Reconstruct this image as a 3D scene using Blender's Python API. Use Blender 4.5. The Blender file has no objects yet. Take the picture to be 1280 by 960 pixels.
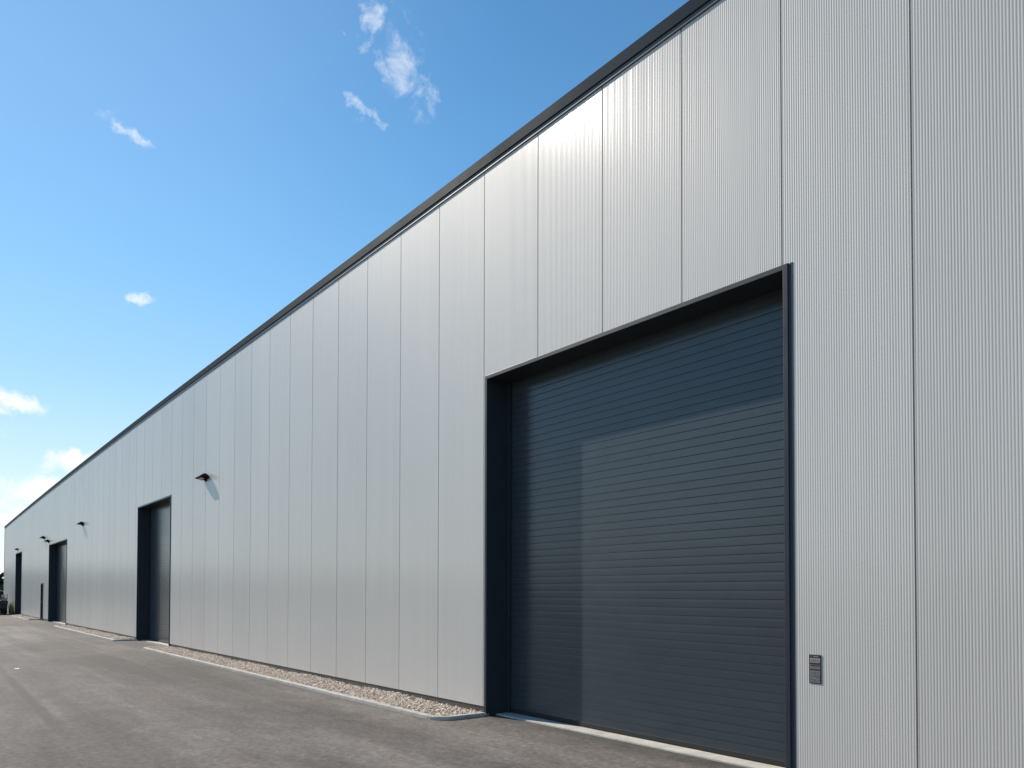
import bpy, bmesh, math, random
import numpy as np
from mathutils import Vector, Matrix

random.seed(7)
rng = np.random.default_rng(7)
R = math.radians
scene = bpy.context.scene
COL = scene.collection

# ------------------------------------------------------------------ camera
cam_data = bpy.data.cameras.new('camera')
cam = bpy.data.objects.new('camera', cam_data)
COL.objects.link(cam)
cam.location = (8.155, -5.925, 1.6)
yaw, pitch, roll = 0.90533, 0.02288, 0.00186
cam.rotation_euler = (Matrix.Rotation(yaw, 3, 'Z') @ Matrix.Rotation(math.pi / 2 + pitch, 3, 'X')
                      @ Matrix.Rotation(roll, 3, 'Z')).to_euler()
cam_data.sensor_width = 36.0
cam_data.lens = 959.495 / 1280 * 36.0
cam_data.shift_y = 239.19 / 1280
cam_data.clip_start = 0.05
cam_data.clip_end = 6000
scene.camera = cam

# ------------------------------------------------------------------ light
SUN_TRAVEL = Vector((1.42, 0.373, -1.01)).normalized()
to_sun = -SUN_TRAVEL
SUN_EL = math.asin(to_sun.z)
SUN_ROT = math.atan2(to_sun.x, to_sun.y)
sun_data = bpy.data.lights.new('sun', 'SUN')
sun_data.energy = 5.0
sun_data.angle = R(0.53)
sun_data.color = (1.0, 0.91, 0.79)
sun = bpy.data.objects.new('sun', sun_data)
COL.objects.link(sun)
sun.rotation_euler = to_sun.to_track_quat('Z', 'Y').to_euler()
sun.location = to_sun * 60

world = bpy.data.worlds.new('World')
scene.world = world
world.use_nodes = True
SKY_STRENGTH = 0.15

# wispy and puffy clouds, each a soft patch at a compass direction of the sky:
# (direction, major axis / half size^2, minor axis / half size^2, density)
CLOUDS = [
    ((-0.7113, 0.3726, 0.596), (37.78, 61.48, 5.81), (-37.25, 19.55, -57.51), 0.75),
    ((-0.6875, 0.4058, 0.6021), (7.93, 35.44, -15.66), (-137.58, -66.45, -113.13), 0.45),
    ((-0.7262, 0.3722, 0.578), (44.45, 35.7, 31.99), (-4.51, 147.05, -101.22), 0.60),
    ((-0.7145, 0.4168, 0.5619), (27.85, 34.6, 8.86), (-10.09, 14.67, -24.6), 0.62),
    ((-0.7121, 0.4351, 0.551), (59.88, 47.69, 38.81), (-0.01, 25.46, -21.03), 0.60),
    ((-0.7296, 0.3926, 0.56), (74.15, 84.95, 36.16), (-11.68, 28.22, -35.89), 0.45),
    ((-0.7115, 0.4083, 0.572), (23.72, 56.1, -11.41), (-28.89, -3.59, -34.25), 0.50),
    ((-0.7533, 0.3918, 0.5282), (14.66, 43.25, -12.12), (-112.82, -33.91, -136.71), 0.60),
    ((-0.7307, 0.3545, 0.5835), (75.77, 108.29, 28.24), (-105.39, 110.61, -200.02), 0.30),
    ((-0.7537, 0.4027, 0.5194), (33.09, 54.86, 4.53), (-101.29, 54.2, -189.96), 0.50),
    ((-0.768, 0.3651, 0.5261), (142.33, 257.3, 28.26), (-106.99, 51.05, -192.59), 0.25),
    ((-0.8632, 0.17, 0.4754), (-0.3, 41.0, -16.27), (-68.47, -59.27, -104.19), 0.70),
    ((-0.8631, 0.1531, 0.4812), (13.28, 104.11, -10.34), (-93.68, -43.13, -155.36), 0.50),
    ((-0.9244, 0.1986, 0.3258), (7.54, 56.64, -14.66), (-52.65, -38.34, -127.56), 0.85),
    ((-0.9348, 0.1887, 0.3009), (21.7, 85.29, 12.26), (-57.6, 12.15, -188.21), 0.30),
    ((-0.9747, 0.0844, 0.2071), (2.82, 26.3, 0.15), (-17.59, -5.76, -82.85), 1.00),
    ((-0.9831, 0.0745, 0.1673), (4.79, 45.62, 4.86), (-19.36, 1.87, -117.56), 0.30),
    ((-0.9795, 0.1397, 0.1454), (5.85, 29.92, 7.22), (-11.48, 13.87, -94.07), 1.00),
    ((-0.9883, 0.0984, 0.1163), (3.13, 31.48, -4.3), (-6.92, -7.65, -56.67), 1.00),
    ((-0.992, 0.09, 0.0883), (2.61, 22.02, 1.18), (-5.85, 0.77, -72.13), 0.90),
    ((-0.9835, 0.1187, 0.1368), (5.91, 52.19, -6.47), (-34.16, -29.46, -223.67), 0.60),
]


def build_world():
    nt = world.node_tree
    nt.nodes.clear()
    N, L = nt.nodes, nt.links
    out = N.new('ShaderNodeOutputWorld')
    bg = N.new('ShaderNodeBackground')
    bg.inputs['Strength'].default_value = SKY_STRENGTH
    L.new(bg.outputs[0], out.inputs[0])
    sky = N.new('ShaderNodeTexSky')
    sky.sky_type = 'NISHITA'
    sky.sun_disc = False
    sky.sun_elevation = SUN_EL
    sky.sun_rotation = SUN_ROT
    sky.altitude = 100
    sky.air_density = 1.0
    sky.dust_density = 0.0
    sky.ozone_density = 1.6
    tc = N.new('ShaderNodeTexCoord')
    vec = tc.outputs['Generated']

    def math_(op, a, b=None, clamp=False):
        n = N.new('ShaderNodeMath')
        n.operation = op
        n.use_clamp = clamp
        for i, v in enumerate((a, b)):
            if v is None:
                continue
            if hasattr(v, 'default_value'):
                L.new(v, n.inputs[i])
            else:
                n.inputs[i].default_value = v
        return n.outputs[0]

    def vmath(op, a, b, k=0):
        n = N.new('ShaderNodeVectorMath')
        n.operation = op
        for i, v in enumerate((a, b)):
            if hasattr(v, 'default_value'):
                L.new(v, n.inputs[i])
            else:
                n.inputs[i].default_value = v
        return n.outputs[k]

    def noise(scale, detail, rough, dist=0.0):
        n = N.new('ShaderNodeTexNoise')
        n.inputs['Scale'].default_value = scale
        n.inputs['Detail'].default_value = detail
        n.inputs['Roughness'].default_value = rough
        n.inputs['Distortion'].default_value = dist
        L.new(vec, n.inputs['Vector'])
        return n

    nw = noise(16, 5, 0.62)
    warp = vmath('SCALE', vmath('SUBTRACT', nw.outputs['Color'], (0.5, 0.5, 0.5)), (0, 0, 0))
    warp.node.inputs['Scale'].default_value = 0.075
    pos = vmath('ADD', vec, warp)
    total = None
    for c, u, v, dens in CLOUDS:
        rel = vmath('SUBTRACT', pos, c)
        a = vmath('DOT_PRODUCT', rel, u, 1)
        b = vmath('DOT_PRODUCT', rel, v, 1)
        d = math_('SQRT', math_('ADD', math_('MULTIPLY', a, a), math_('MULTIPLY', b, b)))
        facing = math_('GREATER_THAN', vmath('DOT_PRODUCT', vec, c, 1), 0.5)
        m = math_('MULTIPLY', math_('SUBTRACT', 1.5, d, True), dens)
        m = math_('MULTIPLY', m, facing)
        total = m if total is None else math_('MAXIMUM', total, m)
    nf = noise(34, 8, 0.68, 0.6)
    # wisps high up are thin and torn, the low clouds are solid
    sep = N.new('ShaderNodeSeparateXYZ')
    L.new(vec, sep.inputs[0])
    hi = N.new('ShaderNodeMapRange')
    L.new(sep.outputs['Z'], hi.inputs[0])
    hi.inputs[1].default_value = 0.2
    hi.inputs[2].default_value = 0.42
    hi.inputs[3].default_value = 0.5
    hi.inputs[4].default_value = 2.3
    tear = math_('MULTIPLY', math_('SUBTRACT', nf.outputs['Fac'], 0.5), hi.outputs[0])
    total = math_('ADD', total, math_('MULTIPLY', tear, math_('MULTIPLY', total, 6.0, True)))
    sm = N.new('ShaderNodeMapRange')
    sm.interpolation_type = 'SMOOTHSTEP'
    L.new(total, sm.inputs[0])
    sm.inputs[1].default_value = 0.18
    sm.inputs[2].default_value = 1.3
    topv = N.new('ShaderNodeMapRange')
    L.new(sep.outputs['Z'], topv.inputs[0])
    topv.inputs[1].default_value = 0.2
    topv.inputs[2].default_value = 0.5
    topv.inputs[3].default_value = 1.0
    topv.inputs[4].default_value = 0.58
    fac = math_('MULTIPLY', sm.outputs[0], topv.outputs[0])
    mix = N.new('ShaderNodeMix')
    mix.data_type = 'RGBA'
    L.new(fac, mix.inputs['Factor'])
    hs = N.new('ShaderNodeHueSaturation')
    hs.inputs['Saturation'].default_value = 1.22
    hs.inputs['Value'].default_value = 0.95
    L.new(sky.outputs[0], hs.inputs['Color'])
    hz = N.new('ShaderNodeMapRange')
    hz.interpolation_type = 'SMOOTHSTEP'
    L.new(sep.outputs['Z'], hz.inputs[0])
    hz.inputs[1].default_value = -0.05
    hz.inputs[2].default_value = 0.62
    hz.inputs[3].default_value = 0.9
    hz.inputs[4].default_value = 0.0
    haze = N.new('ShaderNodeMix')
    haze.data_type = 'RGBA'
    L.new(hz.outputs[0], haze.inputs['Factor'])
    tint = N.new('ShaderNodeMix')
    tint.data_type = 'RGBA'
    tint.blend_type = 'MULTIPLY'
    tint.inputs['Factor'].default_value = 1.0
    L.new(hs.outputs[0], tint.inputs['A'])
    tint.inputs['B'].default_value = (0.97, 1.065, 0.99, 1)
    # milky air around the sun
    gl = N.new('ShaderNodeMapRange')
    gl.interpolation_type = 'SMOOTHSTEP'
    L.new(vmath('DOT_PRODUCT', vec, tuple(to_sun), 1), gl.inputs[0])
    gl.inputs[1].default_value = 0.72
    gl.inputs[2].default_value = 1.05
    gl.inputs[3].default_value = 0.0
    gl.inputs[4].default_value = 0.22
    glow = N.new('ShaderNodeMix')
    glow.data_type = 'RGBA'
    L.new(gl.outputs[0], glow.inputs['Factor'])
    L.new(tint.outputs['Result'], glow.inputs['A'])
    glow.inputs['B'].default_value = (3.7, 4.9, 5.9, 1)
    L.new(glow.outputs['Result'], haze.inputs['A'])
    hc = N.new('ShaderNodeValToRGB')
    L.new(sep.outputs['Z'], hc.inputs[0])
    stops = [(0.0, (0.93, 0.97, 1.0)), (0.10, (0.76, 0.88, 1.0)), (0.24, (0.46, 0.69, 0.95)), (0.36, (0.31, 0.60, 0.91)), (0.6, (0.20, 0.47, 0.82))]
    el = hc.color_ramp.elements
    while len(el) < len(stops):
        el.new(0.5)
    for e_, (p_, c_) in zip(el, stops):
        e_.position = p_
        e_.color = (*c_, 1)
    hv = vmath('SCALE', hc.outputs[0], (0, 0, 0))
    hv.node.inputs['Scale'].default_value = 5.75
    L.new(hv, haze.inputs['B'])
    L.new(haze.outputs['Result'], mix.inputs['A'])
    mix.inputs['B'].default_value = (6.3, 6.4, 6.5, 1)
    L.new(mix.outputs['Result'], bg.inputs['Color'])


build_world()
vs = scene.view_settings
vs.view_transform = 'Standard'
vs.look = 'None'
vs.exposure = 0.2
vs.gamma = 1.0
vs.use_curve_mapping = False
scene.render.engine = 'CYCLES'
scene.cycles.use_denoising = True
scene.cycles.max_bounces = 8
scene.cycles.sample_clamp_indirect = 8


# ------------------------------------------------------------------ materials
class Mat:
    def __init__(self, name, rough=0.5, metallic=0.0, spec=0.5):
        self.m = bpy.data.materials.new(name)
        self.m.use_nodes = True
        self.nt = self.m.node_tree
        self.b = self.nt.nodes['Principled BSDF']
        self.b.inputs['Roughness'].default_value = rough
        self.b.inputs['Metallic'].default_value = metallic
        self.b.inputs['Specular IOR Level'].default_value = spec
        self._tc = None

    def new(self, t):
        return self.nt.nodes.new(t)

    def link(self, a, b):
        self.nt.links.new(a, b)

    def coord(self, scale=(1, 1, 1), kind='Object'):
        if self._tc is None:
            self._tc = self.new('ShaderNodeTexCoord')
        mp = self.new('ShaderNodeMapping')
        mp.inputs['Scale'].default_value = scale
        self.link(self._tc.outputs[kind], mp.inputs['Vector'])
        return mp.outputs[0]

    def noise(self, scale, detail=4, rough=0.55, stretch=(1, 1, 1), dist=0.0):
        n = self.new('ShaderNodeTexNoise')
        n.inputs['Scale'].default_value = scale
        n.inputs['Detail'].default_value = detail
        n.inputs['Roughness'].default_value = rough
        n.inputs['Distortion'].default_value = dist
        self.link(self.coord(stretch), n.inputs['Vector'])
        return n.outputs['Fac']

    def ramp(self, fac, stops):
        r = self.new('ShaderNodeValToRGB')
        e = r.color_ramp.elements
        while len(e) < len(stops):
            e.new(0.5)
        for el, (p, c) in zip(e, stops):
            el.position = p
            el.color = (*c, 1) if len(c) == 3 else c
        self.link(fac, r.inputs[0])
        return r.outputs[0]

    def mapr(self, fac, a, b, c, d, smooth=False):
        n = self.new('ShaderNodeMapRange')
        if smooth:
            n.interpolation_type = 'SMOOTHSTEP'
        self.link(fac, n.inputs[0])
        for i, v in enumerate((a, b, c, d)):
            n.inputs[i + 1].default_value = v
        return n.outputs[0]

    def math(self, op, a, b=0.0, clamp=False):
        n = self.new('ShaderNodeMath')
        n.operation = op
        n.use_clamp = clamp
        for i, v in enumerate((a, b)):
            if hasattr(v, 'default_value'):
                self.link(v, n.inputs[i])
            else:
                n.inputs[i].default_value = v
        return n.outputs[0]

    def mix(self, fac, a, b, blend='MIX'):
        n = self.new('ShaderNodeMix')
        n.data_type = 'RGBA'
        n.blend_type = blend
        for s, v in (('Factor', fac), ('A', a), ('B', b)):
            if hasattr(v, 'default_value'):
                self.link(v, n.inputs[s])
            else:
                n.inputs[s].default_value = (*v, 1) if isinstance(v, tuple) else v
        return n.outputs['Result']

    def color(self, c):
        if hasattr(c, 'default_value'):
            self.link(c, self.b.inputs['Base Color'])
        else:
            self.b.inputs['Base Color'].default_value = (*c, 1)
        return self

    def roughness(self, s):
        self.link(s, self.b.inputs['Roughness'])

    def bump(self, h, strength=0.3, distance=0.01):
        n = self.new('ShaderNodeBump')
        n.inputs['Strength'].default_value = strength
        n.inputs['Distance'].default_value = distance
        self.link(h, n.inputs['Height'])
        self.link(n.outputs[0], self.b.inputs['Normal'])


def speckled(name, base, var, scale, rough=0.5, metallic=0.0, spec=0.5, rvar=0.06, bump=0.0):
    m = Mat(name, rough, metallic, spec)
    n = m.noise(scale, 5, 0.6)
    lo = tuple(c * (1 - var) for c in base)
    hi = tuple(c * (1 + var) for c in base)
    m.color(m.ramp(n, [(0.3, lo), (0.7, hi)]))
    m.roughness(m.mapr(n, 0.3, 0.7, rough - rvar, rough + rvar))
    if bump:
        m.bump(m.noise(scale * 6, 3), bump, 0.004)
    return m.m


M = {}


def make_cladding():
    m = Mat('silver_cladding_paint', 0.5, 0.08, 0.15)
    # every sheet of the cladding has a slightly different tone
    att = m.new('ShaderNodeAttribute')
    att.attribute_name = 'sheet'
    big = m.noise(0.35, 4, 0.55, (1, 1, 0.35))
    streak = m.noise(9.0, 4, 0.6, (1, 1, 0.02))
    tone = m.math('ADD', m.mapr(att.outputs['Fac'], 0, 1, -0.016, 0.016),
                  m.math('ADD', m.mapr(big, 0.3, 0.7, -0.012, 0.012), m.mapr(streak, 0.3, 0.7, -0.012, 0.012)))
    v = m.math('ADD', tone, 0.555)
    comb = m.new('ShaderNodeCombineColor')
    m.link(m.math('MULTIPLY', v, 1.055), comb.inputs[0])
    m.link(v, comb.inputs[1])
    m.link(m.math('MULTIPLY', v, 0.92), comb.inputs[2])
    m.color(comb.outputs[0])
    m.roughness(m.math('ADD', m.mapr(att.outputs['Fac'], 0, 1, -0.015, 0.015), m.mapr(big, 0.3, 0.7, 0.54, 0.60)))
    m.b.inputs['Coat Weight'].default_value = 0.7
    m.b.inputs['Coat IOR'].default_value = 1.65
    m.b.inputs['Coat Roughness'].default_value = 0.17
    m.bump(m.noise(0.9, 2, 0.5, (1, 1, 0.4)), 0.15, 0.010)
    return m.m


def make_shutter():
    m = Mat('anthracite_shutter_paint', 0.27, 0.0, 0.5)
    n = m.noise(2.0, 5, 0.6, (1, 1, 3))
    m.color(m.ramp(n, [(0.3, (0.041, 0.053, 0.062)), (0.7, (0.049, 0.062, 0.072))]))
    dust = m.noise(14, 5, 0.65, (1, 1, 1.5))
    m.roughness(m.mapr(dust, 0.3, 0.7, 0.19, 0.26))
    return m.m


def make_asphalt():
    m = Mat('worn_asphalt', 0.86, 0.0, 0.35)
    patches = m.noise(0.33, 6, 0.62, (0.45, 1, 1), 0.6)
    lanes = m.noise(0.95, 6, 0.6, (0.045, 1, 1), 0.35)
    mid = m.noise(2.6, 8, 0.72, (0.7, 1, 1), 0.5)
    grain = m.noise(150, 3, 0.75)
    grit = m.noise(14, 9, 0.82)
    f = m.math('ADD', m.math('MULTIPLY', patches, 0.36), m.math('MULTIPLY', lanes, 0.42))
    f = m.math('ADD', f, m.math('MULTIPLY', mid, 0.22))
    col = m.ramp(f, [(0.41, (0.064, 0.056, 0.050)), (0.50, (0.112, 0.100, 0.091)), (0.60, (0.190, 0.173, 0.158))])
    warm = m.noise(0.55, 4, 0.6, (0.5, 1, 1))
    col = m.mix(m.mapr(warm, 0.45, 0.7, 0, 0.55, True), col, m.mix(1.0, col, (1.06, 0.97, 0.92), 'MULTIPLY'))
    col = m.mix(1.0, col, m.ramp(grain, [(0.3, (0.62, 0.62, 0.62)), (0.5, (1, 1, 1)), (0.72, (1.45, 1.43, 1.4))]), 'MULTIPLY')
    col = m.mix(1.0, col, m.ramp(grit, [(0.36, (0.55, 0.55, 0.55)), (0.5, (0.98, 0.98, 0.98)), (0.64, (1.5, 1.47, 1.43))]), 'MULTIPLY')
    sep = m.new('ShaderNodeSeparateXYZ')
    m.link(m.coord(), sep.inputs[0])
    # pairs of faint tyre tracks that swing along the yard and in towards the doors
    rub = m.mapr(m.noise(4.5, 5, 0.7), 0.35, 0.65, 0.25, 1.0)
    for y0, amp, freq, ph, wid, dark in ((-2.1, 0.35, 0.16, 0.6, 0.22, 0.42), (-3.7, 0.35, 0.16, 0.6, 0.22, 0.40),
                                         (-3.0, 0.8, 0.10, 2.2, 0.13, 0.26), (-5.3, 0.5, 0.12, 4.0, 0.2, 0.30)):
        sw = m.math('MULTIPLY', m.math('SINE', m.math('ADD', m.math('MULTIPLY', sep.outputs['X'], freq), ph)), amp)
        dd = m.math('ABSOLUTE', m.math('SUBTRACT', m.math('SUBTRACT', sep.outputs['Y'], sw), y0))
        tr = m.math('MULTIPLY', m.mapr(dd, wid * 0.3, wid, dark, 0.0, True), rub)
        col = m.mix(tr, col, (0.058, 0.054, 0.051))
    # a dark worn seam runs along the yard
    wob = m.math('MULTIPLY', m.math('SUBTRACT', m.noise(1.1, 4, 0.6), 0.5), 0.12)
    y = m.math('ADD', m.math('ADD', sep.outputs['Y'], wob), m.math('MULTIPLY', sep.outputs['X'], 0.012))
    dist = m.math('ABSOLUTE', m.math('ADD', y, 4.55))
    line = m.mapr(dist, 0.03, 0.12, 0.85, 0.0, True)
    ends = m.math('MULTIPLY', m.mapr(sep.outputs['X'], -2.9, -1.7, 1, 0, True), m.mapr(sep.outputs['X'], -22, -15, 0, 1, True))
    broken = m.mapr(m.noise(7, 4, 0.7), 0.3, 0.6, 0.45, 1.0)
    seam = m.math('MULTIPLY', m.math('MULTIPLY', line, ends), broken)
    col = m.mix(seam, col, (0.055, 0.052, 0.049))
    m.color(col)
    m.bump(m.math('ADD', m.math('MULTIPLY', grain, 0.5), grit), 0.55, 0.006)
    return m.m


def make_gravel(name, var=1.0):
    m = Mat(name, 0.9, 0.0, 0.3)
    att = m.new('ShaderNodeAttribute')
    att.attribute_name = 'tone'
    col = m.ramp(att.outputs['Fac'], [(0.0, (0.40, 0.30, 0.225)), (0.35, (0.58, 0.47, 0.37)),
                                      (0.7, (0.70, 0.59, 0.485)), (1.0, (0.78, 0.70, 0.61))])
    n = m.noise(60, 3, 0.6)
    m.color(m.mix(1.0, col, m.ramp(n, [(0.3, (0.82, 0.82, 0.82)), (0.7, (1.1, 1.1, 1.1))]), 'MULTIPLY'))
    return m.m


def make_concrete(name, base, scale=6):
    m = Mat(name, 0.85, 0.0, 0.3)
    n = m.noise(scale, 6, 0.65)
    fine = m.noise(140, 3, 0.6)
    col = m.ramp(n, [(0.28, tuple(c * 0.72 for c in base)), (0.55, base), (0.75, tuple(min(c * 1.16, 0.9) for c in base))])
    col = m.mix(1.0, col, m.ramp(fine, [(0.3, (0.86, 0.86, 0.86)), (0.7, (1.08, 1.08, 1.08))]), 'MULTIPLY')
    m.color(col)
    m.bump(fine, 0.3, 0.002)
    return m.m


def make_foliage(name, a, b):
    m = Mat(name, 0.75, 0.0, 0.3)
    att = m.new('ShaderNodeAttribute')
    att.attribute_name = 'tone'
    m.color(m.ramp(att.outputs['Fac'], [(0.0, a), (1.0, b)]))
    return m.m


M['cladding'] = make_cladding()
M['shutter'] = make_shutter()
M['asphalt'] = make_asphalt()
M['gravel'] = make_gravel('limestone_gravel')
M['gravel_base'] = speckled('gravel_fines', (0.20, 0.16, 0.12), 0.4, 30, 0.95)
M['kerb'] = make_concrete('kerb_concrete', (0.47, 0.44, 0.395))
M['sill'] = make_concrete('sill_concrete', (0.56, 0.53, 0.47), 4)
M['frame'] = speckled('anthracite_frame_paint', (0.026, 0.035, 0.044), 0.08, 3, 0.45, 0.0, 0.25)
M['coping'] = speckled('anthracite_coping_paint', (0.030, 0.043, 0.055), 0.10, 1.2, 0.55, 0.0, 0.015)
M['strip'] = speckled('grey_trim_paint', (0.10, 0.105, 0.11), 0.08, 2, 0.4, 0.2)
M['flashing'] = speckled('brown_grey_base_flashing', (0.085, 0.080, 0.074), 0.2, 3, 0.5, 0.2)
M['rubber'] = speckled('black_rubber', (0.014, 0.014, 0.015), 0.3, 20, 0.8)
M['black_metal'] = speckled('black_metal', (0.012, 0.013, 0.015), 0.2, 12, 0.75, 0.0, 0.12)
M['steel'] = speckled('galvanised_steel', (0.45, 0.46, 0.47), 0.12, 14, 0.4, 0.9)
M['roofing'] = speckled('grey_roof_membrane', (0.22, 0.22, 0.22), 0.15, 2, 0.9)
M['glass'] = speckled('smoked_cab_glass', (0.30, 0.36, 0.40), 0.06, 4, 0.08, 0.35, 0.9, 0.02)
M['lens'] = speckled('frosted_lamp_lens', (0.62, 0.62, 0.60), 0.04, 9, 0.3)
M['white_paint'] = speckled('worn_white_paint', (0.50, 0.49, 0.47), 0.18, 9, 0.75)
M['dark_body'] = speckled('dark_vehicle_paint', (0.020, 0.020, 0.022), 0.2, 4, 0.4)
M['beige_paint'] = speckled('beige_fender_paint', (0.32, 0.29, 0.22), 0.15, 6, 0.5)
M['sign_black'] = speckled('dark_plate_frame', (0.022, 0.021, 0.022), 0.2, 30, 0.5)
M['sign_grey'] = speckled('grey_plate_field', (0.20, 0.193, 0.19), 0.25, 70, 0.55)
M['sign_pale'] = speckled('pale_plate_field', (0.33, 0.31, 0.30), 0.2, 70, 0.55)
M['sign_red'] = speckled('faded_red_print', (0.16, 0.05, 0.03), 0.3, 60, 0.6)
M['leaf'] = make_foliage('wood_foliage', (0.022, 0.035, 0.018), (0.075, 0.10, 0.045))
M['weed'] = make_foliage('weed_foliage', (0.08, 0.13, 0.035), (0.22, 0.28, 0.09))


def make_grass_ground():
    m = Mat('dry_grass_ground', 0.95, 0.0, 0.2)
    n = m.noise(0.05, 6, 0.6)
    f = m.noise(3.0, 5, 0.7)
    c = m.ramp(n, [(0.35, (0.06, 0.085, 0.03)), (0.65, (0.13, 0.12, 0.06))])
    m.color(m.mix(1.0, c, m.ramp(f, [(0.3, (0.7, 0.7, 0.7)), (0.7, (1.25, 1.25, 1.25))]), 'MULTIPLY'))
    return m.m


M['grass'] = make_grass_ground()
M['hill'] = speckled('wooded_hill_slope', (0.035, 0.050, 0.040), 0.35, 0.06, 0.95)


# ------------------------------------------------------------------ helpers
def tag(o, label=None, cat=None, group=None, kind=None):
    if label: o['label'] = label
    if cat: o['category'] = cat
    if group: o['group'] = group
    if kind: o['kind'] = kind
    return o


def empty(name, loc=(0, 0, 0)):
    o = bpy.data.objects.new(name, None)
    o.empty_display_size = 0.3
    o.location = loc
    COL.objects.link(o)
    return o


def link_mesh(name, me, mats, parent=None):
    if not isinstance(mats, (list, tuple)):
        mats = [mats]
    for mt in mats:
        me.materials.append(mt)
    o = bpy.data.objects.new(name, me)
    COL.objects.link(o)
    if parent is not None:
        o.parent = parent
        # geometry is authored in world space; keep it there
        off = Vector((0, 0, 0))
        p = parent
        while p is not None:
            off += p.location
            p = p.parent
        me.transform(Matrix.Translation(-off))
    return o


class MB:
    """collects shapes into one mesh"""

    def __init__(self):
        self.bm = bmesh.new()

    def box(self, x0, x1, y0, y1, z0, z1, bevel=0.0, mat=0, seg=2):
        r = bmesh.ops.create_cube(self.bm, size=1.0)
        vs_ = r['verts']
        for v in vs_:
            v.co = Vector(((x0 + x1) / 2 + v.co.x * (x1 - x0), (y0 + y1) / 2 + v.co.y * (y1 - y0),
                           (z0 + z1) / 2 + v.co.z * (z1 - z0)))
        fs = list({f for v in vs_ for f in v.link_faces})
        for f in fs:
            f.material_index = mat
        if bevel > 0:
            es = list({e for v in vs_ for e in v.link_edges})
            rr = bmesh.ops.bevel(self.bm, geom=es, offset=bevel, segments=seg, profile=0.5, affect='EDGES')
            for f in rr['faces']:
                f.material_index = mat
        return vs_

    def prism(self, pts, axis, a, b, mat=0):
        """closed polygon pts (2D) extruded along axis 'x','y','z' from a to b"""
        def mk(p, t):
            if axis == 'x': return (t, p[0], p[1])
            if axis == 'y': return (p[0], t, p[1])
            return (p[0], p[1], t)
        v0 = [self.bm.verts.new(mk(p, a)) for p in pts]
        v1 = [self.bm.verts.new(mk(p, b)) for p in pts]
        n = len(pts)
        fs = [self.bm.faces.new(v0[::-1]), self.bm.faces.new(v1)]
        for i in range(n):
            fs.append(self.bm.faces.new((v0[i], v0[(i + 1) % n], v1[(i + 1) % n], v1[i])))
        for f in fs:
            f.material_index = mat
        return fs

    def cyl(self, p0, p1, r0, r1=None, seg=16, mat=0):
        r1 = r0 if r1 is None else r1
        p0, p1 = Vector(p0), Vector(p1)
        d = (p1 - p0).normalized()
        q = d.to_track_quat('Z', 'Y')
        va, vb = [], []
        for i in range(seg):
            a = 2 * math.pi * i / seg
            o = q @ Vector((math.cos(a), math.sin(a), 0))
            va.append(self.bm.verts.new(p0 + o * r0))
            vb.append(self.bm.verts.new(p1 + o * r1))
        fs = [self.bm.faces.new(va[::-1]), self.bm.faces.new(vb)]
        for i in range(seg):
            f = self.bm.faces.new((va[i], va[(i + 1) % seg], vb[(i + 1) % seg], vb[i]))
            f.smooth = True
            fs.append(f)
        for f in fs:
            f.material_index = mat

    def build(self, name, mats, parent=None):
        bmesh.ops.recalc_face_normals(self.bm, faces=self.bm.faces[:])
        me = bpy.data.meshes.new(name)
        self.bm.to_mesh(me)
        self.bm.free()
        return link_mesh(name, me, mats, parent)


def mesh_from(name, verts, faces, mats, parent=None, attr=None, smooth=False):
    me = bpy.data.meshes.new(name)
    verts = np.asarray(verts, dtype=np.float32)
    faces = np.asarray(faces, dtype=np.int32)
    k = faces.shape[1]
    me.vertices.add(len(verts))
    me.vertices.foreach_set('co', verts.ravel())
    me.loops.add(faces.size)
    me.loops.foreach_set('vertex_index', faces.ravel())
    me.polygons.add(len(faces))
    me.polygons.foreach_set('loop_start', np.arange(0, faces.size, k, dtype=np.int32))
    me.polygons.foreach_set('loop_total', np.full(len(faces), k, dtype=np.int32))
    me.update(calc_edges=True)
    me.validate()
    if attr is not None:
        an, av = attr
        a = me.attributes.new(an, 'FLOAT', 'POINT')
        a.data.foreach_set('value', np.asarray(av, dtype=np.float32))
    me.polygons.foreach_set('use_smooth', np.full(len(me.polygons), bool(smooth), dtype=bool))
    return link_mesh(name, me, mats, parent)


# ------------------------------------------------------------------ ground, yard, hills
def sheet(name, x0, x1, y0, y1, z, mat, nx=1, ny=1):
    xs, ys = np.linspace(x0, x1, nx + 1), np.linspace(y0, y1, ny + 1)
    v = [(x, y, z) for y in ys for x in xs]
    f = [(j * (nx + 1) + i, j * (nx + 1) + i + 1, (j + 1) * (nx + 1) + i + 1, (j + 1) * (nx + 1) + i)
         for j in range(ny) for i in range(nx)]
    return tag(mesh_from(name, v, f, mat), kind='structure')


sheet('ground', -3000, 3000, -3000, 3000, -0.03, M['grass'], 4, 4)
sheet('road', -96, 40, -22, 0.5, 0.0, M['asphalt'], 8, 4)


def build_hills():
    n = 90
    v, f = [], []
    for i in range(n):
        a = R(100 + 200 * i / (n - 1))          # bearing, from behind the building round to the yard side
        for j, (rad, hz) in enumerate(((520, 0.0), (640, 0.5), (760, 1.0), (900, 0.75), (1100, 0.0))):
            h = (9 + 5 * math.sin(i * 0.31) + 3 * math.sin(i * 0.83 + 1) + 2 * random.random()) * hz
            v.append((rad * math.cos(a), rad * math.sin(a), -0.03 + h))
    for i in range(n - 1):
        for j in range(4):
            f.append((i * 5 + j, i * 5 + j + 1, (i + 1) * 5 + j + 1, (i + 1) * 5 + j))
    tag(mesh_from('hills', v, f, M['hill'], smooth=True), kind='structure')


build_hills()

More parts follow.
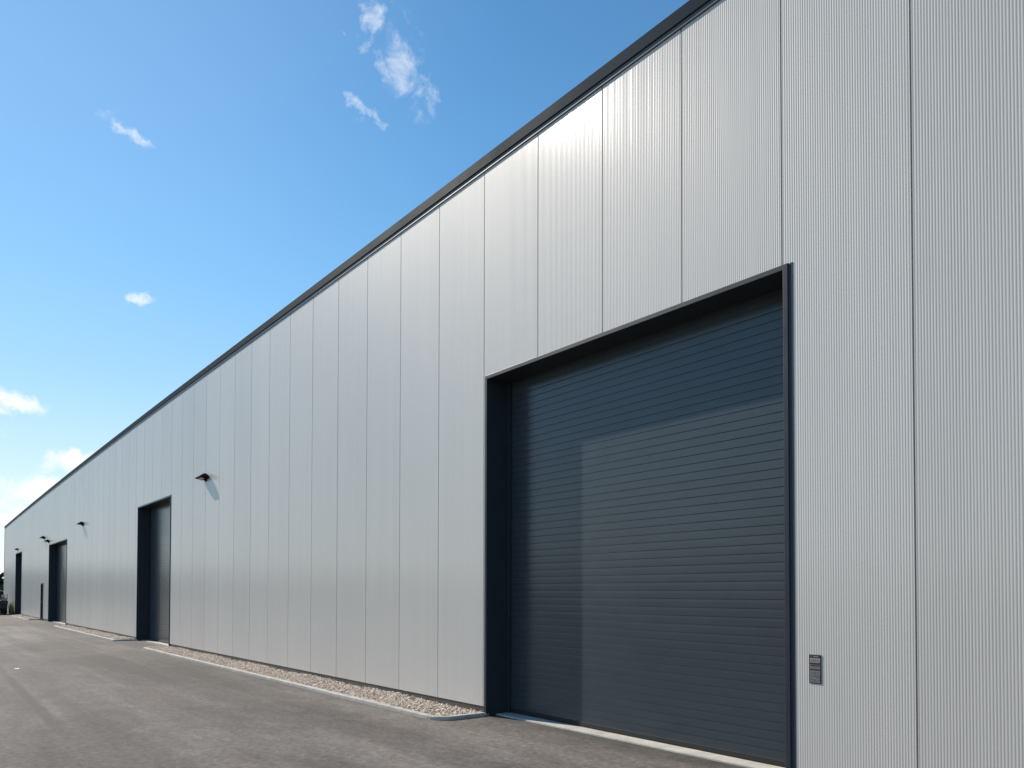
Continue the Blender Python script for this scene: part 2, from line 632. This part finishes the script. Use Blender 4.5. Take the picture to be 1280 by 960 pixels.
# ------------------------------------------------------------------ warehouse
PW = 1.1                       # width of a cladding sheet
S0, S1 = -65.0, 14.3
DEPTH = 30.0
WALL_Z0 = 0.118
DOORS = [                      # outer left, outer right, outer top
    (0.035, 4.462, 4.450),
    (-19.49, -15.40, 4.425),
    (-40.00, -34.02, 4.165),
    (-56.56, -52.85, 4.335),
]
REVEAL = 0.36
SIDE_DOOR = (-42.95, -42.10, 2.10)


def eave(s):
    """underside of the eave trim; the long roof edge falls very slightly towards the far end"""
    if s > -14:
        return 7.212
    return 7.212 - 0.55 * ((-14 - s) / 51.0) ** 1.7


warehouse = tag(empty('warehouse', (0, 0, 0)),
                'long silver warehouse of ribbed metal sheets with dark roller doors beside the asphalt yard', 'warehouse')


def build_cladding():
    pts = []                                    # (x, y, sheet tone, is groove)
    k0, k1 = round(S0 / PW), round(S1 / PW)
    nr = 50
    g, gd = 0.007, 0.024
    for k in range(k0, k1):
        x0, x1 = k * PW + g, (k + 1) * PW - g
        t = random.random()
        if k > k0:
            pts += [(x0, gd, t)]
        pts.append((x0, 0.0, t))
        p = (x1 - x0) / nr
        for r in range(nr):
            a = x0 + r * p
            if r:
                pts.append((a, 0.0, t))
            dep = 0.0009 * random.uniform(0.88, 1.1)
            pts += [(a + p * 0.34, 0.0, t), (a + p * 0.55, dep, t), (a + p * 0.79, dep, t)]
        pts.append((x1, 0.0, t))
        pts.append((x1, gd, t))
    verts, faces, tone = [], [], []
    opens = [(a + 0.012, b - 0.012, z - 0.012) for a, b, z in DOORS] + [(SIDE_DOOR[0] + .01, SIDE_DOOR[1] - .01, SIDE_DOOR[2] - .01)]
    for (xa, ya, ta), (xb, yb, tb) in zip(pts[:-1], pts[1:]):
        m = (xa + xb) / 2
        z0 = WALL_Z0
        for a, b, z in opens:
            if a < m < b:
                z0 = z
        i = len(verts)
        verts += [(xa, ya, z0), (xb, yb, z0), (xb, yb, eave(xb) + 0.03), (xa, ya, eave(xa) + 0.03)]
        tone += [ta] * 4
        faces.append((i, i + 1, i + 2, i + 3))
    o = mesh_from('wall', verts, faces, M['cladding'], warehouse, ('sheet', tone))
    # end and back walls
    for nm, q in (('end_wall', [(S0, 0.03, 0), (S0, DEPTH, 0), (S0, DEPTH, 7.2), (S0, 0.03, eave(S0))]),
                  ('end_wall', [(S1, 0.03, 0), (S1, DEPTH, 0), (S1, DEPTH, 7.2), (S1, 0.03, 7.2)]),
                  ('back_wall', [(S0, DEPTH, 0), (S1, DEPTH, 0), (S1, DEPTH, 7.2), (S0, DEPTH, 7.2)])):
        mb = MB()
        inner = Vector((0.12 if q[0][0] == S0 and nm == 'end_wall' else (-0.12 if nm == 'end_wall' else 0),
                        -0.12 if nm == 'back_wall' else 0, 0))
        v = [mb.bm.verts.new(p) for p in q] + [mb.bm.verts.new(Vector(p) + inner) for p in q]
        mb.bm.faces.new(v[:4]); mb.bm.faces.new(v[4:][::-1])
        for i in range(4):
            mb.bm.faces.new((v[i], v[(i + 1) % 4], v[4 + (i + 1) % 4], v[4 + i]))
        mb.build(nm, M['cladding'], warehouse)
    # slim corner trim at the far end of the long wall
    mb = MB()
    mb.box(S0 - 0.03, S0 + 0.05, -0.02, 0.10, WALL_Z0, eave(S0), 0.004)
    mb.build('corner_trim', M['cladding'], warehouse)


build_cladding()


def sweep(name, section, mat, closed=True):
    """section (y, dz above the eave) swept along the long wall"""
    xs = list(np.arange(S0 - 0.04, S1, 1.5)) + [S1]
    n = len(section)
    v, f = [], []
    for x in xs:
        e = eave(x)
        v += [(x, y, e + dz) for y, dz in section]
    for i in range(len(xs) - 1):
        for j in range(n if closed else n - 1):
            a, b = i * n + j, i * n + (j + 1) % n
            f.append((a, a + n, b + n, b))
    o = mesh_from(name, v, f, mat, warehouse)
    return o


# parapet capping: a drip lip, a dark shadow gap and a tall folded fascia
sweep('eave_trim', [(-0.012, -0.025), (-0.016, -0.021), (-0.016, 0.030), (-0.012, 0.034), (0.02, 0.034), (0.02, -0.025)], M['strip'])
sweep('coping', [(-0.029, 0.030), (-0.032, 0.033), (-0.033, 0.166), (-0.029, 0.172), (-0.02, 0.174), (0.42, 0.205),
                 (0.42, 0.05), (-0.022, 0.05), (-0.022, 0.030)], M['coping'])
mb = MB()
for a, b in ((S0 + .1, -30), (-30, S1 - .1)):
    mb.box(a, b, 0.25, DEPTH - 0.2, 6.45, 6.6)
mb.build('roof', M['roofing'], warehouse)
# dark flashing under the sheets, between the doors
mb = MB()
edges = [S0] + [e for d in sorted([(a, b) for a, b, _ in DOORS]) for e in d] + [S1]
for a, b in zip(edges[0::2], edges[1::2]):
    mb.box(a + 0.003, b - 0.003, 0.012, 0.06, -0.02, WALL_Z0 + 0.02)
mb.build('base_flashing', M['flashing'], warehouse)


def roller_door(a, b, zt, detail=True):
    T = 0.048
    ia, ib = a + T, b - T
    # the curtain: interlocking slats
    pitch = 0.0865
    prof = []                                   # (y, z) from bottom to top
    z = 0.075
    while z < zt - 0.01:
        y = REVEAL
        prof += [(y, z), (y - 0.0003, z + 0.022), (y - 0.0004, z + 0.056), (y, z + 0.0768),
                 (y + 0.0034, z + 0.0777), (y + 0.0040, z + 0.0828), (y + 0.0010, z + 0.0858)]
        z += pitch
    v, f = [], []
    for (y, zz) in prof:
        v += [(ia, y, zz), (ib, y, zz)]
    for i in range(len(prof) - 1):
        f.append((2 * i, 2 * i + 1, 2 * i + 3, 2 * i + 2))
    door = mesh_from('roller_door', v, f, M['shutter'], warehouse)
    # deep frame: two jambs and a head
    mb = MB()
    F = -0.013
    mb.box(a, ia, F, REVEAL + 0.06, -0.01, zt, 0.004)
    mb.box(ib, b, F, REVEAL + 0.06, -0.01, zt, 0.004)
    mb.box(ia, ib, F + 0.001, REVEAL + 0.06, zt - T, zt - 0.001, 0.003)
    mb.box(b + 0.0005, b + 0.042, -0.004, 0.03, 0.0, zt - 0.004, 0.001)
    mb.build('frame', M['frame'], door)
    for x0, x1 in ((ia + 0.001, ia + 0.055), (ib - 0.055, ib - 0.001)):
        mb = MB()
        mb.box(x0, x1, REVEAL - 0.045, REVEAL - 0.012, 0.02, zt - T - 0.002, 0.003)
        mb.build('guide_rail', M['frame'], door)
    mb = MB()
    mb.box(ia + 0.06, ib - 0.06, REVEAL - 0.008, REVEAL + 0.02, 0.022, 0.078, 0.006)
    mb.build('bottom_seal', M['rubber'], door)
    mb = MB()
    mb.box(ia + 0.002, ib - 0.002, 0.15, REVEAL + 0.3, -0.02, 0.018, 0.004)
    mb.build('threshold', M['sill'], door)
    for x0, x1 in ((a - 0.004, ia + 0.004), (ib - 0.004, b + 0.004)):
        mb = MB()
        mb.box(x0, x1, F - 0.004, F + 0.05, -0.01, 0.035, 0.004)
        mb.build('foot_plate', M['steel'], door)
    # a dark space behind the curtain
    return door


for d in DOORS:
    roller_door(*d)

a, b, zt = SIDE_DOOR
mb = MB()
mb.box(a + 0.06, b - 0.06, 0.05, 0.10, 0.03, zt - 0.06, 0.004)
sd = mb.build('side_door', M['frame'], warehouse)
mb = MB()
mb.box(a, a + 0.06, -0.03, 0.14, 0.0, zt, 0.004)
mb.box(b - 0.06, b, -0.03, 0.14, 0.0, zt, 0.004)
mb.box(a + 0.06, b - 0.06, -0.029, 0.14, zt - 0.06, zt - 0.001, 0.003)
mb.build('frame', M['frame'], sd)
mb = MB()
mb.cyl((a + 0.15, 0.05, 1.05), (a + 0.15, 0.0, 1.05), 0.012)
mb.box(a + 0.13, a + 0.27, -0.012, 0.004, 1.04, 1.06, 0.004)
mb.build('handle', M['steel'], sd)
mb = MB()
mb.box(a + 0.06, b - 0.06, 0.02, 0.3, -0.02, 0.028, 0.003)
mb.build('threshold', M['sill'], sd)


# ------------------------------------------------------------------ wall lamps
def hood_mesh(mb, w, L_, t=0.022):
    """gull-shaped hood: rises off the wall and droops to a thin outer lip; profile in (y, z), width along x"""
    n = 14
    rows = []
    for i in range(n + 1):
        u = i / n
        y = -0.004 - u * L_
        ztop = 0.015 + 0.105 * math.sin(math.pi * (0.22 + 0.74 * u))
        under = 0.012 - 0.03 * (1 - u) * math.sin(math.pi * min(1, 0.3 + u))
        hw = w * (0.55 + 0.45 * math.sin(math.pi * (0.2 + 0.66 * u)))
        rows.append((y, ztop, max(t, ztop - under), hw))
    rings = []
    for y, zt_, th, hw in rows:
        ring = []
        for x, zz in ((-hw, zt_ - th), (-hw, zt_ - th * 0.35), (-hw * 0.7, zt_ - 0.006), (0, zt_), (hw * 0.7, zt_ - 0.006), (hw, zt_ - th * 0.35), (hw, zt_ - th)):
            ring.append(mb.bm.verts.new((x, y, zz)))
        rings.append(ring)
    for r0, r1 in zip(rings[:-1], rings[1:]):
        for i in range(7):
            f = mb.bm.faces.new((r0[i], r0[(i + 1) % 7], r1[(i + 1) % 7], r1[i]))
            f.smooth = True
    mb.bm.faces.new(rings[0])
    mb.bm.faces.new(rings[-1][::-1])


def wall_lamp():
    root = empty('wall_lamp')
    mb = MB()
    hood_mesh(mb, 0.28, 0.23)
    mb.build('hood', M['black_metal'], root)
    mb = MB()
    mb.box(-0.05, 0.05, -0.020, -0.001, -0.075, 0.02, 0.006)
    mb.build('wall_plate', M['black_metal'], root)
    mb = MB()
    mb.cyl((0, -0.015, -0.045), (0, -0.10, 0.02), 0.022, 0.018)
    mb.build('arm', M['black_metal'], root)
    mb = MB()
    mb.prism([(-0.09, -0.022), (-0.17, -0.014), (-0.17, 0.010), (-0.09, 0.010)], 'x', -0.11, 0.11)
    mb.build('lens', M['lens'], root)
    return root


LAMPS = [
    ((-12.05, 0, 4.50), 1.0, 'black gull-hooded wall lamp nearest the camera, on plain wall right of the second roller door'),
    ((-29.75, 0, 4.55), 1.0, 'black hooded wall lamp alone on the wall between the second and third roller doors'),
    ((-41.9, 0, 4.62), 1.0, 'black hooded wall lamp above and left of the third roller door, clear of its frame'),
    ((-40.1, 0, 4.33), 1.0, 'small dark lamp touching the top left corner of the third roller door'),
    ((-55.3, 0, 4.55), 0.9, 'tiny dark wall lamp above the farthest roller door'),
]
proto = wall_lamp()
for i, (loc, sc, lab) in enumerate(LAMPS):
    if i == 0:
        o = proto
    else:
        o = proto.copy()
        COL.objects.link(o)
        for ch in list(proto.children):
            c = ch.copy()
            COL.objects.link(c)
            c.parent = o
    o.location = loc
    o.scale = (sc, sc, sc)
    tag(o, lab, 'wall lamp', 'lamps mounted along the warehouse wall')


# ------------------------------------------------------------------ small plate by the first door
def notice_plate():
    x0, x1, z0, z1 = 4.632, 4.742, 0.852, 1.092
    root = tag(empty('notice_plate', ((x0 + x1) / 2, 0, z0)),
               'small dark framed plate with grey printed fields right of the nearest roller door', 'notice plate')
    mb = MB()
    mb.box(x0, x1, -0.0045, -0.0005, z0, z1, 0.0015)
    mb.build('frame', M['sign_black'], root)
    h = z1 - z0
    W_ = x1 - x0
    def field(za, zb, mat, name):
        mb = MB()
        mb.box(x0 + 0.10 * W_, x1 - 0.10 * W_, -0.0055, -0.0047, z1 - zb * h, z1 - za * h, 0.0004)
        mb.build(name, mat, root)
    field(0.125, 0.28, M['sign_pale'], 'printed_field')
    field(0.345, 0.50, M['sign_grey'], 'printed_field')
    field(0.555, 0.965, M['sign_grey'], 'printed_field')
    # rows of tiny unreadable print
    mb = MB()
    def dash(u0, u1, w0, w1, mat=0):
        mb.box(x0 + u0 * W_, x1 - (1 - u1) * W_, -0.0062, -0.0056, z1 - w1 * h, z1 - w0 * h, 0, mat)
    for row in (0.165, 0.20, 0.235):
        u = 0.16
        while u < 0.82:
            l = random.uniform(0.04, 0.13); dash(u, min(u + l, 0.86), row, row + 0.014); u += l + 0.035
    dash(0.14, 0.86, 0.355, 0.40)
    for row in (0.43, 0.465):
        u = 0.18
        while u < 0.78:
            l = random.uniform(0.04, 0.1); dash(u, min(u + l, 0.84), row, row + 0.010); u += l + 0.04
    for row, hh in ((0.60, 0.016), (0.64, 0.03), (0.71, 0.055), (0.80, 0.02), (0.85, 0.04), (0.92, 0.014)):
        u = 0.15 + random.random() * 0.08
        while u < 0.8:
            l = random.uniform(0.05, 0.16); dash(u, min(u + l, 0.86), row, row + hh); u += l + random.uniform(0.04, 0.12)
    mb.build('print', M['sign_black'], root)

    mb = MB()
    mb.box(x0 + 0.14 * W_, x0 + 0.30 * W_, -0.0055, -0.0047, z1 - 0.10 * h, z1 - 0.03 * h)
    mb.build('red_mark', M['sign_red'], root)
    mb = MB()
    mb.box(x0 + 0.36 * W_, x0 + 0.78 * W_, -0.0055, -0.0047, z1 - 0.085 * h, z1 - 0.045 * h)
    mb.build('heading', M['sign_grey'], root)


notice_plate()

# ------------------------------------------------------------------ gravel strips and kerbs
KW, KH = 0.085, 0.050


def kerb_path(xa, xb, yo, rl, rr, y_in=-0.02):
    """outer edge of a kerb round a strip: wall -> left corner -> along -> right corner -> wall"""
    p = []
    p.append((xa, y_in))
    for i in range(9):
        t = math.pi / 2 * i / 8
        p.append((xa + rl - rl * math.cos(t), yo + rl - rl * math.sin(t)))
    n = max(2, int((xb - xa) / 1.0))
    for i in range(1, n):
        p.append((xa + rl + (xb - xa - rl - rr) * i / n, yo))
    for i in range(9):
        t = math.pi / 2 * i / 8
        p.append((xb - rr + rr * math.sin(t), yo + rr - rr * math.cos(t)))
    p.append((xb, y_in))
    return p


def build_kerb(xa, xb, yo, rl, rr):
    p = [Vector((x, y, 0)) for x, y in kerb_path(xa, xb, yo, rl, rr)]
    sec = [(0.0, -0.03), (0.0, KH - 0.014), (0.006, KH - 0.004), (0.016, KH), (KW - 0.008, KH), (KW, KH - 0.008), (KW, -0.03)]
    v, f = [], []
    n = len(sec)
    last_joint = 0.0
    acc = 0.0
    starts = []
    # split the run into stones about a metre long with open joints
    pieces, cur = [], [p[0]]
    for a, b in zip(p[:-1], p[1:]):
        acc += (b - a).length
        cur.append(b)
        if acc > 0.95:
            pieces.append(cur)
            cur, acc = [b], 0.0
    if len(cur) > 1:
        pieces.append(cur)
    for pc in pieces:
        L_ = [pc[0] + (pc[1] - pc[0]).normalized() * 0.003] + pc[1:-1] + [pc[-1] - (pc[-1] - pc[-2]).normalized() * 0.003]
        dz = random.uniform(-0.002, 0.002)
        base = len(v)
        for i, q in enumerate(L_):
            t = (L_[min(i + 1, len(L_) - 1)] - L_[max(i - 1, 0)]).normalized()
            nrm = Vector((-t.y, t.x, 0))          # towards the wall / inside
            for o, z in sec:
                w = q + nrm * o
                v.append((w.x, w.y, z + (dz if z > 0 else 0)))
        for i in range(len(L_) - 1):
            for j in range(n - 1):
                a = base + i * n + j
                f.append((a, a + n, a + n + 1, a + 1))
        for e in (0, len(L_) - 1):
            q = base + e * n
            f.append((q, q + 1, q + 5, q + 6))
            f.append((q + 1, q + 2, q + 4, q + 5))
            pass
    # drop degenerate end caps
    f = [q for q in f if len(set(q)) == 4]
    return tag(mesh_from('kerb', v, f, M['kerb']), kind='structure')


ICO_V, ICO_F = None, None


def unit_stone():
    bm = bmesh.new()
    bmesh.ops.create_icosphere(bm, subdivisions=1, radius=1.0)
    vv = np.array([v.co[:] for v in bm.verts])
    ff = np.array([[v.index for v in f.verts] for f in bm.faces])
    bm.free()
    return vv, ff


ICO_V, ICO_F = unit_stone()


def build_gravel(xa, xb, yo, rl, rr, count, size, label):
    inner = 0.085
    V, T = [], []
    xs = rng.uniform(xa + inner, xb - inner, count * 2)
    ys = rng.uniform(yo + inner, 0.0, count * 2)
    ok = np.ones(len(xs), bool)
    for cx, r, sgn in ((xa + rl, rl, -1), (xb - rr, rr, 1)):
        corner = (xs - cx) * sgn > 0
        below = ys < yo + r
        d = np.hypot(xs - cx, ys - (yo + r))
        ok &= ~(corner & below & (d > r - inner))
    xs, ys = xs[ok][:count], ys[ok][:count]
    n = len(xs)
    sc = size * rng.lognormal(0, 0.28, n)
    # base sheet of fines, as small quads under the stones
    el = np.stack([sc * rng.uniform(0.85, 1.35, n), sc * rng.uniform(0.75, 1.1, n), sc * rng.uniform(0.5, 0.85, n)], 1)
    ang = rng.uniform(0, 2 * np.pi, n)
    tilt = rng.normal(0, 0.22, (n, 2))
    jit = 1 + rng.normal(0, 0.13, (n, len(ICO_V)))
    P = ICO_V[None] * jit[:, :, None] * el[:, None]
    # tilt
    P[:, :, 2] += P[:, :, 0] * tilt[:, :1] + P[:, :, 1] * tilt[:, 1:]
    ca, sa = np.cos(ang)[:, None], np.sin(ang)[:, None]
    X = P[:, :, 0] * ca - P[:, :, 1] * sa + xs[:, None]
    Y = P[:, :, 0] * sa + P[:, :, 1] * ca + ys[:, None]
    Z = P[:, :, 2] + (0.040 + rng.uniform(-0.010, 0.014, n) + 0.012 * np.sin(xs * 2.1 + ys * 5))[:, None]
    verts = np.stack([X, Y, Z], 2).reshape(-1, 3)
    faces = (ICO_F[None] + (np.arange(n) * len(ICO_V))[:, None, None]).reshape(-1, 3)
    tone = np.repeat(rng.beta(2.4, 2.0, n), len(ICO_V))
    # base quad as two triangles
    b = len(verts)
    verts = np.vstack([verts, [(xa + 0.05, yo + 0.3, 0.022), (xb - 0.05, yo + 0.3, 0.022), (xb - 0.05, 0.02, 0.03), (xa + 0.05, 0.02, 0.03),
                               (xa + rl * 0.6, yo + 0.05, 0.022), (xb - rr * 0.6, yo + 0.05, 0.022)]])
    faces = np.vstack([faces, [(b, b + 1, b + 2), (b, b + 2, b + 3), (b + 4, b + 5, b + 1), (b + 4, b + 1, b)]])
    tone = np.concatenate([tone, np.full(6, 0.4)])
    o = mesh_from('gravel', verts, faces, M['gravel'], None, ('tone', tone))
    return tag(o, label, 'gravel', kind='stuff')


STRIPS = [
    (-15.55, 0.085, -0.74, 0.40, 0.26, 16000, 0.0165, 'pale limestone gravel strip leading up to the nearest roller door'),
    (-33.2, -19.50, -0.66, 0.40, 0.30, 8000, 0.021, 'pale gravel strip between the second and third roller doors'),
    (-52.7, -43.1, -0.60, 0.40, 0.30, 2400, 0.033, 'thin far gravel strip left of the narrow side door'),
]
for xa, xb, yo, rl, rr, cnt, size, lab in STRIPS:
    build_kerb(xa, xb, yo, rl, rr)
    build_gravel(xa, xb, yo, rl, rr, cnt, size, lab)

# small worn paint mark on the yard
mv, mf = [], []
ring = 14
mv.append((-10.85, -4.13, 0.004))
for i in range(ring):
    t = 2 * math.pi * i / ring
    rr_ = random.uniform(0.7, 1.15)
    mv.append((-10.85 + 0.17 * rr_ * math.cos(t), -4.13 + 0.05 * rr_ * math.sin(t), 0.004))
for i in range(ring):
    mf.append((0, 1 + i, 1 + (i + 1) % ring))
tag(mesh_from('road_marking', mv, mf, M['white_paint']), kind='structure')


# ------------------------------------------------------------------ vehicle parked at the far end
def utility_vehicle():
    X, Y0 = -57.2, -0.36                       # rear face, side next to the wall
    root = tag(empty('utility_vehicle', (X - 1.4, Y0 - 0.8, 0)),
               'dark compact utility vehicle with glazed cab parked against the far end of the wall', 'utility vehicle')
    mb = MB()
    mb.box(X - 3.0, X - 0.04, Y0 - 1.55, Y0 - 0.03, 0.36, 0.78, 0.05)
    mb.box(X - 3.1, X, Y0 - 1.6, Y0, 0.70, 0.98, 0.06)
    mb.box(X - 2.9, X + 0.05, Y0 - 1.5, Y0 - 0.1, 0.42, 0.56, 0.03)
    mb.build('body', M['dark_body'], root)
    # cab on the yard side
    for px, py in ((X - 0.55, Y0 - 0.46), (X - 0.55, Y0 - 1.52), (X - 2.0, Y0 - 0.46), (X - 2.0, Y0 - 1.52)):
        mb = MB()
        mb.box(px - 0.035, px + 0.035, py - 0.035, py + 0.035, 0.97, 1.84, 0.008)
        mb.build('cab_post', M['dark_body'], root)
    mb = MB()
    mb.box(X - 2.1, X - 0.45, Y0 - 1.6, Y0 - 0.38, 1.84, 1.92, 0.03)
    mb.build('roof', M['dark_body'], root)
    for q in ((X - 0.56, X - 0.54, Y0 - 1.48, Y0 - 0.5), (X - 2.01, X - 1.99, Y0 - 1.48, Y0 - 0.5),
              (X - 1.96, X - 0.59, Y0 - 0.47, Y0 - 0.45), (X - 1.96, X - 0.59, Y0 - 1.53, Y0 - 1.51)):
        mb = MB()
        mb.box(*q, 0.98, 1.835)
        mb.build('window', M['glass'], root)
    mb = MB()
    mb.prism([(Y0 - 0.34, 0.98), (Y0 - 0.04, 0.98), (Y0 - 0.06, 1.12), (Y0 - 0.16, 1.20), (Y0 - 0.34, 1.22)], 'x', X - 0.9, X - 0.06)
    mb.build('fender', M['beige_paint'], root)
    mb = MB()
    mb.box(X - 0.42, X - 0.12, Y0 - 0.40, Y0 - 0.18, 1.225, 1.40, 0.05, 0, 3)
    mb.build('work_light', M['white_paint'], root)
    mb = MB()
    mb.cyl((X - 0.1, Y0 - 0.06, 0.95), (X - 0.1, Y0 - 0.06, 1.45), 0.022)
    mb.build('pole', M['dark_body'], root)
    for wx in (X - 0.45, X - 2.5):
        for wy in (Y0 - 0.16, Y0 - 1.44):
            mb = MB()
            mb.cyl((wx, wy - 0.12, 0.36), (wx, wy + 0.12, 0.36), 0.36, None, 28)
            w = mb.build('wheel', M['rubber'], root)
            mb = MB()
            s = 1 if wy > Y0 - 0.8 else -1
            mb.cyl((wx, wy + 0.10 * s, 0.36), (wx, wy + 0.135 * s, 0.36), 0.2, 0.16, 20)
            mb.build('rim', M['steel'], w)
    mb = MB()
    mb.box(X - 0.10, X - 0.07, Y0 - 0.80, Y0 - 0.52, 0.06, 0.45, 0.006)
    mb.build('mud_flap', M['rubber'], root)
    for y in (Y0 - 0.15, Y0 - 1.45):
        mb = MB()
        mb.box(X - 0.005, X + 0.012, y - 0.07, y + 0.07, 0.78, 0.88, 0.006)
        mb.build('tail_light', M['sign_red'], root)


utility_vehicle()


# ------------------------------------------------------------------ weeds and the wood beyond the yard
def weeds(x0, x1, y0, y1, n, h, label):
    V, F, T = [], [], []
    for i in range(n):
        x, y = random.uniform(x0, x1), random.uniform(y0, y1)
        hh = h * random.uniform(0.4, 1.0)
        a = random.uniform(0, 6.28)
        lean = random.uniform(0.05, 0.35) * hh
        w = random.uniform(0.012, 0.03)
        dx, dy = math.cos(a), math.sin(a)
        b = len(V)
        for t, ww in ((0, 1.0), (0.5, 0.9), (1.0, 0.1)):
            cx, cy, cz = x + dx * lean * t * t, y - abs(dy) * lean * t * t, hh * t
            V += [(cx - dy * w * ww, cy + dx * w * ww, cz), (cx + dy * w * ww, cy - dx * w * ww, cz)]
            T += [0.2 + 0.8 * random.random()] * 2
        F += [(b, b + 1, b + 3, b + 2), (b + 2, b + 3, b + 5, b + 4)]
    return tag(mesh_from('weed_clump', V, F, M['weed'], None, ('tone', T)), label, 'weeds')


weeds(-58.4, -56.9, -0.22, -0.02, 150, 0.85, 'green weeds growing at the wall foot between the vehicle and the farthest door')


def build_wood():
    V, F, T = [], [], []
    def quad(c, s, tone):
        n = Vector((random.gauss(0, 1), random.gauss(0, 1), random.gauss(0, 1))).normalized()
        u = n.orthogonal().normalized() * s
        w = n.cross(u).normalized() * s * random.uniform(0.6, 1.0)
        b = len(V)
        V.extend([tuple(c - u - w), tuple(c + u - w), tuple(c + u + w), tuple(c - u + w)])
        T.extend([tone] * 4)
        F.append((b, b + 1, b + 2, b + 3))
    path = [(-168, 30), (-172, 4), (-165, -40), (-150, -85), (-115, -120), (-60, -138), (0, -140), (60, -130)]
    pts = []
    for (xa, ya), (xb, yb) in zip(path[:-1], path[1:]):
        L_ = math.hypot(xb - xa, yb - ya)
        for i in range(int(L_ / 2.6)):
            t = i / (L_ / 2.6)
            pts.append((xa + (xb - xa) * t + random.gauss(0, 2.0), ya + (yb - ya) * t + random.gauss(0, 2.0)))
    for x, y in pts:
        H = random.uniform(5.6, 8.2) if y < 0 else random.uniform(4.4, 5.4)
        if x > -150:
            H *= 0.55
        r = H * random.uniform(0.26, 0.4)
        tn = random.uniform(0.1, 0.75)
        for k in range(150):
            d = Vector((random.gauss(0, 1), random.gauss(0, 1), random.gauss(0, 1))).normalized() * random.uniform(0.55, 1.0)
            c = Vector((x + d.x * r, y + d.y * r, H * 0.52 + d.z * H * 0.47 + random.gauss(0, 0.15)))
            if c.z < 0.2:
                c.z = random.uniform(0.2, 1.0)
            quad(c, random.uniform(0.25, 0.55), min(1, max(0, tn + random.uniform(-0.25, 0.25))))
    tag(mesh_from('wood', V, F, M['leaf'], None, ('tone', T)),
        'distant dark belt of trees beyond the yard, seen past the far corner of the warehouse', 'wood', kind='stuff')


build_wood()
